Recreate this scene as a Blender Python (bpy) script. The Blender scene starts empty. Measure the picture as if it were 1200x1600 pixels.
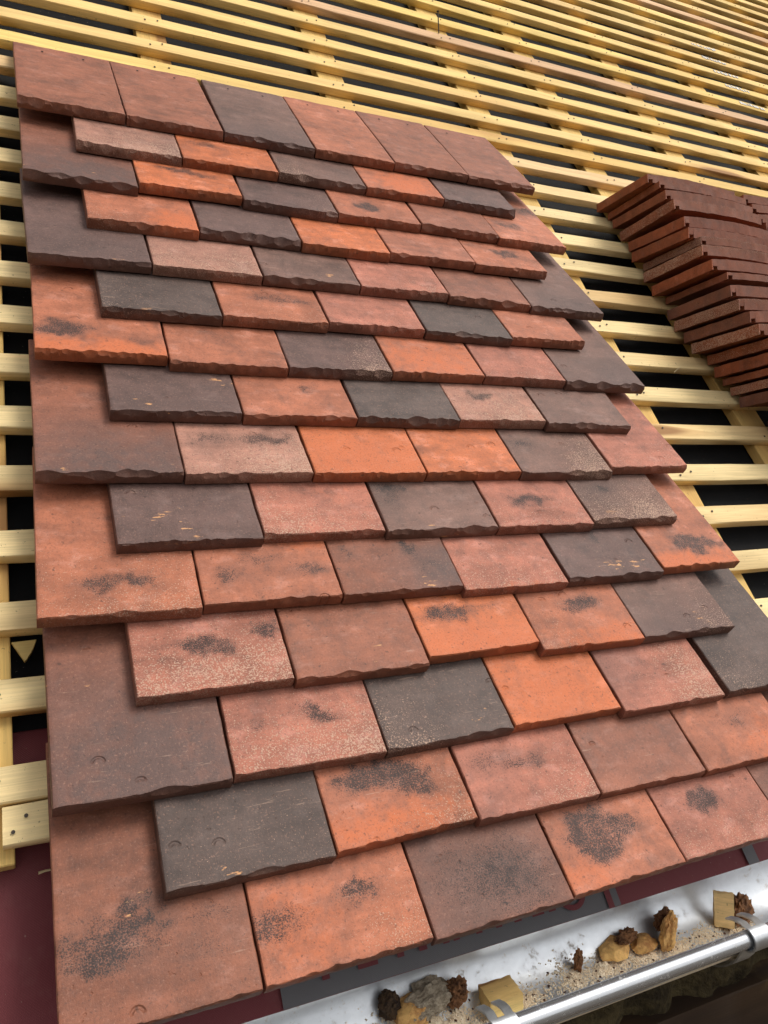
import bpy, bmesh, math, random
from mathutils import Vector, Matrix, noise
C = bpy.context.scene.collection
SC = bpy.context.scene
rad = math.radians

# ------------------------------------------------------------------ frame of the roof
S = 0.165                      # one tile width in metres: the unit of the roof coordinates below
G = 0.55473                    # tile gauge (course spacing) in tile widths
PITCH = rad(52)
cp, sp = math.cos(PITCH), math.sin(PITCH)
U = Vector((1, 0, 0)); V = Vector((0, cp, sp)); N = Vector((0, -sp, cp))
ORG = Vector((0, 0, 4.086))
ROOF = Matrix.Translation(ORG) @ Matrix.Rotation(PITCH, 4, 'X')     # roof axes: x along eaves, y up the slope, z outwards
def W(a, v, z=0.0):            # roof coordinates (tile widths) to world metres
    return ORG + S * (a * U + v * V + z * N)

# ------------------------------------------------------------------ camera
cam = bpy.data.cameras.new('camera'); camo = bpy.data.objects.new('camera', cam); C.objects.link(camo)
CR = ((0.90448667, -0.25441181, 0.34231344), (-0.02758949, -0.83582734, -0.5482987), (0.42560859, 0.48648463, -0.76301378))
def rv(r): return (r[0] * U + r[1] * V + r[2] * N).normalized()
right, up_, fwd = rv(CR[0]), -rv(CR[1]), rv(CR[2])
loc = W(-0.11916, -7.79689, 4.78404)
camo.matrix_world = Matrix(((right.x, up_.x, -fwd.x, loc.x), (right.y, up_.y, -fwd.y, loc.y), (right.z, up_.z, -fwd.z, loc.z), (0, 0, 0, 1)))
cam.sensor_fit = 'VERTICAL'; cam.sensor_height = 36.0; cam.lens = 36.0 * 1218.35 / 1600
cam.clip_start = 0.02; cam.clip_end = 400
SC.camera = camo

# ------------------------------------------------------------------ sky, sun, exposure (bright overcast, light from high on the right)
SUN_EL, SUN_AZ = rad(59), rad(126)         # azimuth measured from +Y (up the slope) towards +X
wd = bpy.data.worlds.new('World'); SC.world = wd; wd.use_nodes = True
nt = wd.node_tree; bg = nt.nodes['Background']
sky = nt.nodes.new('ShaderNodeTexSky'); sky.sky_type = 'NISHITA'; sky.sun_disc = False
sky.sun_elevation = SUN_EL; sky.sun_rotation = SUN_AZ; sky.dust_density = 4.0; sky.air_density = 1.2
hs = nt.nodes.new('ShaderNodeHueSaturation'); hs.inputs['Saturation'].default_value = 0.10
nt.links.new(sky.outputs[0], hs.inputs['Color']); nt.links.new(hs.outputs[0], bg.inputs[0]); bg.inputs[1].default_value = 0.14
sun = bpy.data.lights.new('sun', 'SUN'); sun.energy = 1.5; sun.angle = rad(24); sun.color = (1.0, 0.93, 0.82)
suno = bpy.data.objects.new('sun', sun); C.objects.link(suno)
sd = Vector((math.sin(SUN_AZ) * math.cos(SUN_EL), math.cos(SUN_AZ) * math.cos(SUN_EL), math.sin(SUN_EL)))
suno.rotation_euler = sd.to_track_quat('Z', 'Y').to_euler(); suno.location = (3, 3, 9)
SC.view_settings.view_transform = 'Standard'; SC.view_settings.look = 'None'
SC.view_settings.exposure = 0.15; SC.view_settings.gamma = 1

# ------------------------------------------------------------------ helpers
def tag(o, label, cat, group=None, kind=None):
    o['label'] = label; o['category'] = cat
    if group: o['group'] = group
    o['kind'] = kind or 'thing'
    return o
def link(name, me, mats, mw=None, parent=None):
    o = bpy.data.objects.new(name, me); C.objects.link(o)
    for m in (mats if isinstance(mats, (list, tuple)) else [mats]): me.materials.append(m)
    if parent: o.parent = parent
    if mw is not None: o.matrix_world = mw
    return o
def from_bm(name, bm, mats, mw=None, smooth=None, parent=None):
    me = bpy.data.meshes.new(name); bm.normal_update(); bm.to_mesh(me); bm.free()
    if smooth is not None:
        for p in me.polygons: p.use_smooth = True
        me.set_sharp_from_angle(angle=rad(smooth))
    return link(name, me, mats, mw, parent)
def nz(x, y, z=0.0): return noise.noise(Vector((x, y, z)))
def bm_box(bm, x0, x1, y0, y1, z0, z1, mi=0):
    vs = [bm.verts.new(p) for p in ((x0,y0,z0),(x1,y0,z0),(x1,y1,z0),(x0,y1,z0),(x0,y0,z1),(x1,y0,z1),(x1,y1,z1),(x0,y1,z1))]
    for f in ((3,2,1,0),(4,5,6,7),(0,1,5,4),(1,2,6,5),(2,3,7,6),(3,0,4,7)):
        fc = bm.faces.new([vs[i] for i in f]); fc.material_index = mi
def bm_disc(bm, c, r, h, n=9, mi=0, rx=1.0):
    top = [bm.verts.new((c[0]+rx*r*math.cos(2*math.pi*i/n), c[1]+r*math.sin(2*math.pi*i/n), c[2]+h)) for i in range(n)]
    bot = [bm.verts.new((v.co.x, v.co.y, c[2]-0.0004)) for v in top]
    f = bm.faces.new(top); f.material_index = mi
    for i in range(n):
        f = bm.faces.new((bot[i], bot[(i+1) % n], top[(i+1) % n], top[i])); f.material_index = mi

# ------------------------------------------------------------------ material helpers
class NT:
    def __init__(s, name):
        s.m = bpy.data.materials.new(name); s.m.use_nodes = True; s.t = s.m.node_tree
        s.b = s.t.nodes['Principled BSDF']
    def n(s, typ, **kw):
        nd = s.t.nodes.new(typ)
        for k, v in kw.items():
            if k.startswith('_'): setattr(nd, k[1:], v)
            else:
                nd.inputs[int(k[1:]) if k[0] == 'i' and k[1:].isdigit() else k].default_value = v
        return nd
    def l(s, a, b): s.t.links.new(a, b)
    def put(s, v, sock):
        if hasattr(v, 'is_output'): s.l(v, sock)
        else: sock.default_value = v
    def math(s, op, a, b=0.0, c=None, clamp=False):
        nd = s.n('ShaderNodeMath', _operation=op, _use_clamp=clamp)
        s.put(a, nd.inputs[0]); s.put(b, nd.inputs[1])
        if c is not None: s.put(c, nd.inputs[2])
        return nd.outputs[0]
    def step(s, v, lo, hi):
        nd = s.n('ShaderNodeMapRange', _interpolation_type='SMOOTHSTEP')
        s.put(v, nd.inputs[0]); s.put(lo, nd.inputs[1]); s.put(hi, nd.inputs[2])
        return nd.outputs[0]
    def mix(s, f, a, b, blend='MIX'):
        nd = s.n('ShaderNodeMix', _data_type='RGBA', _blend_type=blend)
        s.put(f, nd.inputs[0]); s.put(a, nd.inputs[6]); s.put(b, nd.inputs[7])
        return nd.outputs[2]
    def noise(s, vec, scale, detail=3.0, rough=0.55, out=0, dist=0.0):
        nd = s.n('ShaderNodeTexNoise'); s.l(vec, nd.inputs['Vector'])
        nd.inputs['Scale'].default_value = scale; nd.inputs['Detail'].default_value = detail
        nd.inputs['Roughness'].default_value = rough; nd.inputs['Distortion'].default_value = dist
        return nd.outputs[out]
    def vmul(s, vec, xyz):
        nd = s.n('ShaderNodeVectorMath', _operation='MULTIPLY'); s.l(vec, nd.inputs[0]); nd.inputs[1].default_value = xyz
        return nd.outputs[0]
    def coords(s, k=37.0):     # local coordinates, shifted by a per-object random number
        tc = s.n('ShaderNodeTexCoord'); oi = s.n('ShaderNodeObjectInfo')
        r = s.math('MULTIPLY', oi.outputs['Random'], k)
        nd = s.n('ShaderNodeVectorMath', _operation='ADD'); s.l(tc.outputs['Object'], nd.inputs[0]); s.l(r, nd.inputs[1])
        return nd.outputs[0], oi
    def bump(s, h, strength, dist=0.001, normal=None):
        nd = s.n('ShaderNodeBump'); s.l(h, nd.inputs['Height']); nd.inputs['Strength'].default_value = strength
        nd.inputs['Distance'].default_value = dist
        if normal is not None: s.l(normal, nd.inputs['Normal'])
        return nd.outputs[0]

def clay_material():
    k = NT('fired_clay'); vec, oi = k.coords()
    at = k.n('ShaderNodeAttribute', _attribute_name='mark'); sep = k.n('ShaderNodeSeparateColor'); k.l(at.outputs['Color'], sep.inputs[0])
    dark, fleck, warm, scr = sep.outputs[0], sep.outputs[1], sep.outputs[2], at.outputs['Alpha']
    at2 = k.n('ShaderNodeAttribute', _attribute_name='tone'); sep2 = k.n('ShaderNodeSeparateColor'); k.l(at2.outputs['Color'], sep2.inputs[0])
    plum, raw_shade = sep2.outputs[0], sep2.outputs[1]
    base = oi.outputs['Color']
    big = k.noise(vec, 14, 4, 0.6); mid = k.noise(vec, 70, 4, 0.65); fine = k.noise(vec, 420, 3, 0.7); grit = k.noise(vec, 900, 2, 0.6)
    streak = k.noise(k.vmul(vec, (9, 60, 30)), 1.0, 4, 0.6)
    # body colour drifts slowly and along the extrusion
    val = k.math('ADD', k.math('MULTIPLY_ADD', k.math('SUBTRACT', big, 0.5), 1.2, 1.0), k.math('ADD', k.math('MULTIPLY', k.math('SUBTRACT', streak, 0.5), 0.75), k.math('MULTIPLY', k.math('SUBTRACT', mid, 0.5), 0.8)))
    patch_d = k.noise(vec, 22, 5, 0.68, dist=0.6); patch_l = k.noise(k.vmul(vec, (1, 1.6, 1)), 31, 5, 0.65)
    hv = k.n('ShaderNodeHueSaturation'); k.l(base, hv.inputs['Color']); k.l(val, hv.inputs['Value'])
    col = hv.outputs[0]
    dn_ = k.n('ShaderNodeHueSaturation', Value=0.58, Saturation=0.92); k.l(col, dn_.inputs['Color'])
    col = k.mix(k.math('MULTIPLY', k.step(patch_d, 0.50, 0.68), 0.55), col, dn_.outputs[0])
    lt_ = k.n('ShaderNodeHueSaturation', Value=1.4, Saturation=0.86); k.l(col, lt_.inputs['Color'])
    col = k.mix(k.math('MULTIPLY', k.step(patch_l, 0.52, 0.70), 0.55), col, lt_.outputs[0])
    # smooth plum reduction
    pm = k.math('MULTIPLY', k.math('ADD', plum, k.math('MULTIPLY', k.math('SUBTRACT', mid, 0.5), k.math('MULTIPLY', plum, 1.6)), clamp=True), 0.92)
    col = k.mix(pm, col, (0.108, 0.067, 0.059, 1))
    # orange blush
    wm = k.step(k.math('ADD', warm, k.math('MULTIPLY', k.math('SUBTRACT', mid, 0.5), 0.9)), 0.25, 0.95)
    col = k.mix(wm, col, (0.56, 0.150, 0.055, 1))
    # fine salt and pepper of the body
    col = k.mix(k.math('MULTIPLY', k.step(fine, 0.54, 0.70), 0.50), col, (0.07, 0.042, 0.035, 1))
    col = k.mix(k.math('MULTIPLY', k.step(fine, 0.44, 0.28), 0.36), col, (0.50, 0.26, 0.18, 1))
    # pale sanded flecks
    fl = k.noise(vec, 600, 2.4, 0.6); fl2 = k.noise(vec, 30, 3, 0.6)
    thr = k.math('SUBTRACT', 0.80, k.math('MULTIPLY', k.math('MULTIPLY', fleck, k.math('MULTIPLY_ADD', fl2, 0.7, 0.62)), 0.335))
    fm = k.step(fl, thr, k.math('ADD', thr, 0.09))
    col = k.mix(k.math('MULTIPLY', fm, 0.72), col, k.mix(grit, (0.42, 0.24, 0.16, 1), (0.74, 0.52, 0.39, 1)))
    # black flash marks: dense specks gathering to a blot
    dsp = k.math('ADD', k.math('MULTIPLY', k.noise(vec, 760, 3, 0.7), 0.72), k.math('MULTIPLY', mid, 0.28))
    dthr = k.math('SUBTRACT', 0.745, k.math('MULTIPLY', dark, 0.39))
    dm = k.math('MULTIPLY', k.step(dsp, dthr, k.math('ADD', dthr, 0.17)), k.step(dark, 0.03, 0.18))
    col = k.mix(k.math('MULTIPLY', k.step(dark, 0.15, 1.0), 0.25), col, (0.075, 0.050, 0.042, 1))
    col = k.mix(k.math('MULTIPLY', dm, 0.92), col, (0.022, 0.018, 0.018, 1))
    pit_c = k.step(k.noise(vec, 170, 2, 0.5), 0.68, 0.74)
    col = k.mix(k.math('MULTIPLY', pit_c, 0.55), col, (0.05, 0.028, 0.022, 1))
    scuff = k.math('MULTIPLY', k.step(k.noise(k.vmul(vec, (30, 420, 100)), 1.0, 3, 0.6), 0.62, 0.72), k.step(k.noise(vec, 28, 3, 0.6), 0.48, 0.62))
    col = k.mix(k.math('MULTIPLY', scuff, 0.32), col, (0.55, 0.36, 0.26, 1))
    # ochre scrapes where the skin has rubbed off
    sc = k.noise(k.vmul(vec, (38, 150, 150)), 1.0, 4, 0.7); scm = k.noise(vec, 19, 2, 0.5)
    sm = k.math('MULTIPLY', k.step(k.math('ADD', k.math('MULTIPLY', sc, 0.6), k.math('MULTIPLY', scm, 0.45)), k.math('SUBTRACT', 0.70, k.math('MULTIPLY', scr, 0.14)), k.math('SUBTRACT', 0.73, k.math('MULTIPLY', scr, 0.14))), k.step(scr, 0.05, 0.3))
    col = k.mix(sm, col, (0.60, 0.30, 0.13, 1))
    # fractured tail: bare brown clay, darkened further as painted shade below the lip
    col = k.mix(k.math('MULTIPLY', raw_shade, 0.58), col, k.mix(mid, (0.055, 0.020, 0.012, 1), (0.17, 0.062, 0.032, 1)))
    k.l(col, k.b.inputs['Base Color'])
    # thumb-nail crescents pressed into the face
    vo = k.n('ShaderNodeTexVoronoi', Scale=26.0, Randomness=1.0); flat = k.vmul(vec, (1, 1, 0)); k.l(flat, vo.inputs['Vector'])
    sv = k.n('ShaderNodeVectorMath', _operation='SUBTRACT'); k.l(flat, sv.inputs[0]); k.l(vo.outputs['Position'], sv.inputs[1])
    sx = k.n('ShaderNodeSeparateXYZ'); k.l(sv.outputs[0], sx.inputs[0])
    dd = vo.outputs['Distance']
    ring = k.math('MULTIPLY', k.step(dd, 0.10, 0.135), k.step(dd, 0.20, 0.155))
    sc3 = k.n('ShaderNodeSeparateColor'); k.l(vo.outputs['Color'], sc3.inputs[0])
    cres = k.math('MULTIPLY', k.math('MULTIPLY', ring, k.step(sx.outputs[1], -0.001, 0.0028)), k.step(sc3.outputs[0], 0.72, 0.74))
    pits = k.step(k.noise(vec, 150, 2, 0.5), 0.70, 0.80)
    hgt = k.math('SUBTRACT', k.math('ADD', k.math('MULTIPLY', fine, 0.20), k.math('ADD', k.math('MULTIPLY', grit, 0.14), k.math('ADD', k.math('MULTIPLY', mid, 0.5), k.math('MULTIPLY', fm, 0.14)))),
                 k.math('ADD', k.math('MULTIPLY', cres, 1.1), k.math('MULTIPLY', pits, k.math('MULTIPLY_ADD', raw_shade, 1.2, 0.4))))
    k.l(k.bump(hgt, 0.8, 0.0018), k.b.inputs['Normal'])
    ro = k.math('ADD', k.math('MULTIPLY_ADD', mid, 0.24, 0.46), k.math('MULTIPLY', fleck, 0.10))
    k.l(ro, k.b.inputs['Roughness']); k.b.inputs['Specular IOR Level'].default_value = 0.36
    return k.m

def wood_material(name, scale=1.0, along='x'):
    k = NT(name); vec, oi = k.coords(53.0)
    ax = {'x': (1.6, 42, 42), 'y': (42, 1.6, 42), 'z': (42, 42, 1.6)}[along]
    lx = {'x': (1.1, 9, 9), 'y': (9, 1.1, 9), 'z': (9, 9, 1.1)}[along]
    fx = {'x': (14, 420, 420), 'y': (420, 14, 420), 'z': (420, 420, 14)}[along]
    kx = {'x': (2.1, 15, 15), 'y': (15, 2.1, 15), 'z': (15, 15, 2.1)}[along]
    ax, lx, fx, kx = [tuple(c * scale for c in q) for q in (ax, lx, fx, kx)]
    warp = k.noise(k.vmul(vec, lx), 1.0, 2, 0.5, out=1)
    wv = k.n('ShaderNodeVectorMath', _operation='MULTIPLY_ADD'); k.l(warp, wv.inputs[0]); wv.inputs[1].default_value = (2.2, 2.2, 2.2); k.l(k.vmul(vec, ax), wv.inputs[2])
    grain = k.noise(wv.outputs[0], 1.0, 4, 0.62)
    rings = k.math('SINE', k.math('MULTIPLY', k.noise(k.vmul(vec, lx), 1.0, 2, 0.4), 60.0))
    fib = k.noise(k.vmul(vec, fx), 1.0, 3, 0.6); big = k.noise(k.vmul(vec, lx), 0.7, 3, 0.5); blot = k.noise(vec, 11 * scale, 4, 0.6)
    base = oi.outputs['Color']
    val = k.math('ADD', k.math('MULTIPLY_ADD', grain, 0.50, 0.68), k.math('ADD', k.math('MULTIPLY', rings, 0.045), k.math('MULTIPLY', k.math('SUBTRACT', fib, 0.5), 0.6)))
    hv = k.n('ShaderNodeHueSaturation'); k.l(base, hv.inputs['Color']); k.l(val, hv.inputs['Value']); col = hv.outputs[0]
    col = k.mix(k.math('MULTIPLY', k.step(big, 0.45, 0.75), 0.55), col, (0.60, 0.33, 0.12, 1))
    col = k.mix(k.math('MULTIPLY', k.step(blot, 0.55, 0.75), 0.26), col, (0.48, 0.34, 0.11, 1))
    vo = k.n('ShaderNodeTexVoronoi', Scale=1.0, Randomness=1.0); k.l(k.vmul(vec, kx), vo.inputs['Vector'])
    sc3 = k.n('ShaderNodeSeparateColor'); k.l(vo.outputs['Color'], sc3.inputs[0])
    kd = k.math('ADD', vo.outputs['Distance'], k.math('MULTIPLY', k.math('SUBTRACT', grain, 0.5), 0.10))
    km = k.math('MULTIPLY', k.step(kd, 0.24, 0.13), k.step(sc3.outputs[1], 0.70, 0.74))
    kr = k.math('MULTIPLY', k.math('MULTIPLY', k.step(kd, 0.42, 0.20), k.step(sc3.outputs[1], 0.70, 0.74)), 0.45)
    col = k.mix(kr, col, (0.50, 0.25, 0.075, 1)); col = k.mix(k.math('MULTIPLY', km, 0.8), col, (0.26, 0.115, 0.04, 1))
    specks = k.step(k.noise(vec, 170, 3, 0.6), 0.66, 0.74)
    col = k.mix(k.math('MULTIPLY', specks, 0.6), col, (0.09, 0.06, 0.035, 1))
    k.l(col, k.b.inputs['Base Color']); k.b.inputs['Roughness'].default_value = 0.72; k.b.inputs['Specular IOR Level'].default_value = 0.3
    k.l(k.bump(k.math('ADD', k.math('MULTIPLY', fib, 0.6), k.math('MULTIPLY', grain, 0.4)), 0.35, 0.0012), k.b.inputs['Normal'])
    return k.m

def simple(name, col, rough=0.6, metal=0.0, var=0.3, scale=60, bump=0.3, spec=0.5, bdist=0.001, col2=None):
    k = NT(name); vec, oi = k.coords()
    a = k.noise(vec, scale, 4, 0.62); b = k.noise(vec, scale * 6, 3, 0.6)
    c2 = col2 or tuple(c * (1 - var) for c in col)
    c1 = k.mix(k.step(k.math('ADD', k.math('MULTIPLY', a, 0.7), k.math('MULTIPLY', b, 0.3)), 0.35, 0.65), (*c2, 1), (*col, 1))
    k.l(c1, k.b.inputs['Base Color']); k.b.inputs['Metallic'].default_value = metal
    k.l(k.math('MULTIPLY_ADD', a, 0.2, rough - 0.1), k.b.inputs['Roughness']); k.b.inputs['Specular IOR Level'].default_value = spec
    if bump: k.l(k.bump(k.math('ADD', a, k.math('MULTIPLY', b, 0.5)), bump, bdist), k.b.inputs['Normal'])
    return k.m

def membrane_material(name, col, dust, weave=0.25, rough=0.55, thr=0.70, spec=0.35):
    k = NT(name); vec, oi = k.coords()
    w1 = k.n('ShaderNodeTexWave', _wave_type='BANDS', _bands_direction='DIAGONAL', Scale=260.0); k.l(vec, w1.inputs['Vector'])
    w2 = k.n('ShaderNodeTexWave', _wave_type='BANDS', _bands_direction='DIAGONAL', Scale=260.0); k.l(k.vmul(vec, (-1, 1, 1)), w2.inputs['Vector'])
    wv = k.math('MULTIPLY', w1.outputs['Fac'], w2.outputs['Fac'])
    big = k.noise(vec, 7, 4, 0.6); d = k.noise(vec, 240, 3, 0.6); fine = k.noise(vec, 30, 5, 0.7)
    c = k.mix(k.math('MULTIPLY', wv, weave), (*col, 1), tuple(min(1, x * 1.9 + 0.004) for x in col) + (1,))
    c = k.mix(k.math('MULTIPLY', k.step(fine, 0.48, 0.78), 0.40), c, (*dust, 1))
    c = k.mix(k.math('MULTIPLY', k.step(k.math('ADD', d, k.math('MULTIPLY', k.math('SUBTRACT', big, 0.5), 0.2)), thr, thr + 0.05), 0.7), c, (0.42, 0.34, 0.27, 1))
    k.l(c, k.b.inputs['Base Color']); k.l(k.math('MULTIPLY_ADD', big, 0.3, rough - 0.15), k.b.inputs['Roughness']); k.b.inputs['Specular IOR Level'].default_value = spec
    k.l(k.bump(k.math('ADD', k.math('MULTIPLY', wv, 0.3), k.math('MULTIPLY', fine, 1.0)), 0.4, 0.0015), k.b.inputs['Normal'])
    return k.m

def zinc_material(name='galvanised_steel', r0=0.24, lo=(0.60, 0.63, 0.66, 1), hi=(0.84, 0.86, 0.88, 1)):
    k = NT(name); vec, oi = k.coords()
    a = k.noise(k.vmul(vec, (4, 30, 30)), 1.0, 4, 0.6); b = k.noise(vec, 55, 5, 0.65); s = k.noise(vec, 330, 3, 0.7)
    vo = k.n('ShaderNodeTexVoronoi', Scale=170.0); k.l(vec, vo.inputs['Vector']); sc3 = k.n('ShaderNodeSeparateColor'); k.l(vo.outputs['Color'], sc3.inputs[0])
    c = k.mix(k.math('MULTIPLY_ADD', a, 0.5, 0.2), lo, hi)
    c = k.mix(k.math('MULTIPLY', sc3.outputs[0], 0.13), c, (0.42, 0.44, 0.46, 1))
    dust = k.step(k.math('ADD', k.math('MULTIPLY', b, 0.62), k.math('MULTIPLY', s, 0.38)), 0.55, 0.68)
    c = k.mix(k.math('MULTIPLY', dust, 0.65), c, (0.50, 0.43, 0.34, 1)); k.l(c, k.b.inputs['Base Color'])
    k.l(k.math('SUBTRACT', 0.80, k.math('MULTIPLY', dust, 0.6)), k.b.inputs['Metallic'])
    k.l(k.math('ADD', k.math('MULTIPLY_ADD', b, 0.26, r0), k.math('MULTIPLY', dust, 0.3)), k.b.inputs['Roughness'])
    k.l(k.bump(k.math('ADD', a, k.math('MULTIPLY', b, 0.25)), 0.16, 0.002), k.b.inputs['Normal'])
    return k.m

CLAY = clay_material(); BATTEN = wood_material('sawn_pine'); BATTEN_V = wood_material('sawn_pine_upright', along='y')
BLOCKWOOD = wood_material('offcut_pine', 3.6)
BLACK = membrane_material('black_underlay', (0.007, 0.007, 0.0075), (0.016, 0.015, 0.0145), 0.2, 0.75, 0.715, 0.15)
MAROON = membrane_material('maroon_underlay', (0.165, 0.029, 0.034), (0.24, 0.085, 0.08), 0.3, 0.6, 0.71)
GREY = membrane_material('grey_print', (0.135, 0.130, 0.135), (0.18, 0.17, 0.17), 0.15, 0.6, 0.74)
MARINK = membrane_material('maroon_print', (0.165, 0.029, 0.034), (0.17, 0.05, 0.05), 0.15, 0.6, 0.78)
ZINC = zinc_material(); ZBEAD = zinc_material('galvanised_bead', 0.06, (.50, .51, .53, 1), (.66, .67, .69, 1))
NAIL = simple('nail_steel', (0.075, 0.055, 0.04), 0.6, 0.3, 0.5, 300, 0)
HOLE = simple('nail_hole', (0.012, 0.008, 0.007), 0.9, 0, 0.2, 100, 0)

# ------------------------------------------------------------------ roof tiles
# measured foot corners of the tile joints, course by course from the top: (distance along, distance up) in tile widths
PIX = {0:[(26,170),(197,199),(349,223),(491,249),(615,271),(728,287),(832,305)],
1:[(118,237),(284,263),(433,283),(570,307),(690,322),(804,343)],
2:[(34,280),(216,306),(378,325),(527,351),(655,364),(776,383),(880,398)],
3:[(135,358),(311,377),(470,396),(608,413),(740,427),(851,438)],
4:[(42,418),(237,431),(409,448),(562,465),(698,475),(826,491),(939,503)],
5:[(157,497),(346,509),(511,519),(661,530),(797,544),(909,548)],
6:[(52,560),(262,573),(449,590),(611,598),(752,599),(880,610),(1003,617)],
7:[(170,658),(378,665),(556,668),(716,673),(850,675),(980,679)],
8:[(53,759),(287,757),(487,753),(662,752),(809,749),(951,748),(1068,741)],
9:[(180,866),(410,855),(600,845),(773,836),(922,831),(1053,824)],
10:[(55,976),(315,961),(533,948),(720,934),(880,918),(1030,902),(1147,889)],
11:[(211,1109),(458,1075),(666,1048),(837,1017),(1000,1010),(1140,990)],
12:[(79,1277),(362,1228),(600,1188),(798,1153),(965,1123),(1123,1095),(1268,1066)],
13:[(254,1412),(523,1355),(740,1288),(930,1250),(1095,1217),(1242,1180)],
14:[(88,1628),(410,1562),(673,1482),(887,1409),(1058,1350),(1215,1300),(1350,1250)]}
CAMP = Vector((-0.11916225, -7.7968857, 4.78404444))
def photo_ray(px, py):
    x, y = (px - 600) / 1218.35, (py - 800) / 1218.35
    return Vector([CR[0][i] * x + CR[1][i] * y + CR[2][i] for i in range(3)])
def on_roof(px, py, z=0.0):                # survey: where a sighted point lies on the roof, at height z
    d = photo_ray(px, py); t = (z - CAMP.z) / d.z
    return CAMP + d * t

TC=(.40,.134,.070); RB=(.272,.096,.054); OR=(.53,.148,.053); RO=(.40,.145,.094); MV=(.175,.093,.071); PL=(.134,.075,.063); CH=(.096,.065,.055); BF=(.36,.172,.122)
# per tile: base colour, pale fleck density left/right, marks {d: dark blots, w: orange blushes, p: plum, s: scrapes} as (x, y, rx, ry, strength)
# x across the tile, y up the exposed face from the tail, both in 0..1; last: what it looks like
T = {}
T[0] = [
 (RB,(.35,.5),dict(),'smooth dusky red tile with two nail holes near its head'),
 (RB,(.3,.35),dict(d=[(.3,.42,.25,.16,.35)]),'dusky red tile with a faint dark smudge'),
 (MV,(.05,.1),dict(p=[(.5,.0,.9,.9,.9)],d=[(.45,.7,.12,.1,.5)]),'brown tile turning dark grey at its tail'),
 (TC,(.1,.1),dict(d=[(.25,.75,.12,.09,.4),(.5,.72,.08,.08,.6)]),'pinkish terracotta tile with two small dark spots'),
 (RB,(.25,.45),dict(),'red brown tile with fine pale specks at its tail'),
 (RB,(.05,.05),dict(d=[(.85,.5,.2,.12,.3)]),'plain mauve brown tile')]
T[1] = [
 (BF,(.75,.95),dict(p=[(.95,.3,.2,.6,.5)]),'buff grey tile thickly speckled all over'),
 (OR,(.2,.3),dict(d=[(.28,.72,.3,.2,.75)]),'orange tile with a black smudge at its upper left'),
 (MV,(.75,.0),dict(d=[(.3,.8,.2,.2,.4)],p=[(.8,.5,.3,.6,.3)]),'grey brown tile with pale flecks on its left half'),
 (TC,(.2,.05),dict(w=[(.6,.4,.5,.6,.9)]),'orange red tile with a pink left side'),
 (PL,(.05,.1),dict(d=[(.4,.5,.5,.4,.3)]),'dark plum grey tile')]
T[2] = [
 (RB,(.05,.05),dict(p=[(.55,.0,.9,1.2,1.0)],s=[(.7,.35,.12,.12,.6)]),'red brown tile fading to dark plum at its tail'),
 (OR,(.1,.1),dict(d=[(.35,.72,.28,.14,.75),(.75,.65,.25,.14,.5),(.35,.42,.1,.08,.5)]),'bright orange tile with black streaks along its top'),
 (PL,(.05,.6),dict(d=[(.4,.6,.2,.2,.3)]),'dark slate tile with pale flecks on its right'),
 (TC,(.15,.25),dict(d=[(.45,.48,.17,.17,1.0)]),'terracotta tile with a black oval smudge in its middle'),
 (RB,(.0,.05),dict(),'smooth red brown tile'),
 (TC,(.1,.25),dict(d=[(.35,.62,.3,.2,.7),(.75,1.6,.4,.3,.8),(.1,.9,.2,.2,.4)]),'terracotta tile with black smudges and a dark head')]
T[3] = [
 (TC,(.65,.35),dict(w=[(.85,.2,.3,.5,.9)]),'pinkish flecked tile turning orange at its right'),
 (PL,(.05,.05),dict(p=[(.5,.5,.6,.6,.2)]),'smooth dark plum tile'),
 (OR,(.1,.05),dict(d=[(.8,.6,.12,.15,.3)]),'orange red tile with hardly a mark'),
 ((.36,.125,.07),(.05,.05),dict(),'smooth plain terracotta tile'),
 (TC,(.4,.55),dict(d=[(.55,.62,.22,.2,.95),(.9,.4,.2,.15,.5),(.1,.85,.12,.12,.6)]),'pinkish tile with a black streak across it')]
T[4] = [
 (PL,(.05,.05),dict(p=[(.5,.3,.8,.9,.6)],s=[(.75,.18,.2,.12,.9)]),'dark slate plum tile with ochre scrapes at its tail'),
 (BF,(.75,.8),dict(p=[(.3,.9,.5,.3,.25)]),'buff pink tile speckled all over'),
 (MV,(.05,.05),dict(d=[(.25,.75,.1,.1,.5),(.45,.5,.2,.15,.45)],s=[(.75,.3,.15,.1,.6)]),'mauve brown tile with grey patches'),
 (RO,(.5,.7),dict(),'rose pink tile with fine pale specks'),
 (RB,(.05,.05),dict(p=[(.5,.5,.6,.6,.25)]),'smooth mauve brown tile with nail-shaped dents'),
 (MV,(.1,.45),dict(d=[(.7,.25,.6,.45,.45)],p=[(.75,.1,.6,.7,.9)]),'brown tile with a dark grainy grey tail')]
T[5] = [
 (CH,(.55,.05),dict(),'charcoal tile with pale flecks on its left'),
 (TC,(.55,.6),dict(d=[(.45,.62,.25,.2,.65),(.85,.6,.2,.15,.55)]),'pinkish speckled tile with two grey black smudges'),
 (RO,(.55,.6),dict(),'rose pink tile with even pale specks'),
 (CH,(.05,.05),dict(),'plain charcoal black tile'),
 (TC,(.1,.1),dict(d=[(.35,.75,.35,.25,.4),(.85,.75,.2,.2,.5)]),'terracotta tile with a grey shade along its top')]
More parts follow.
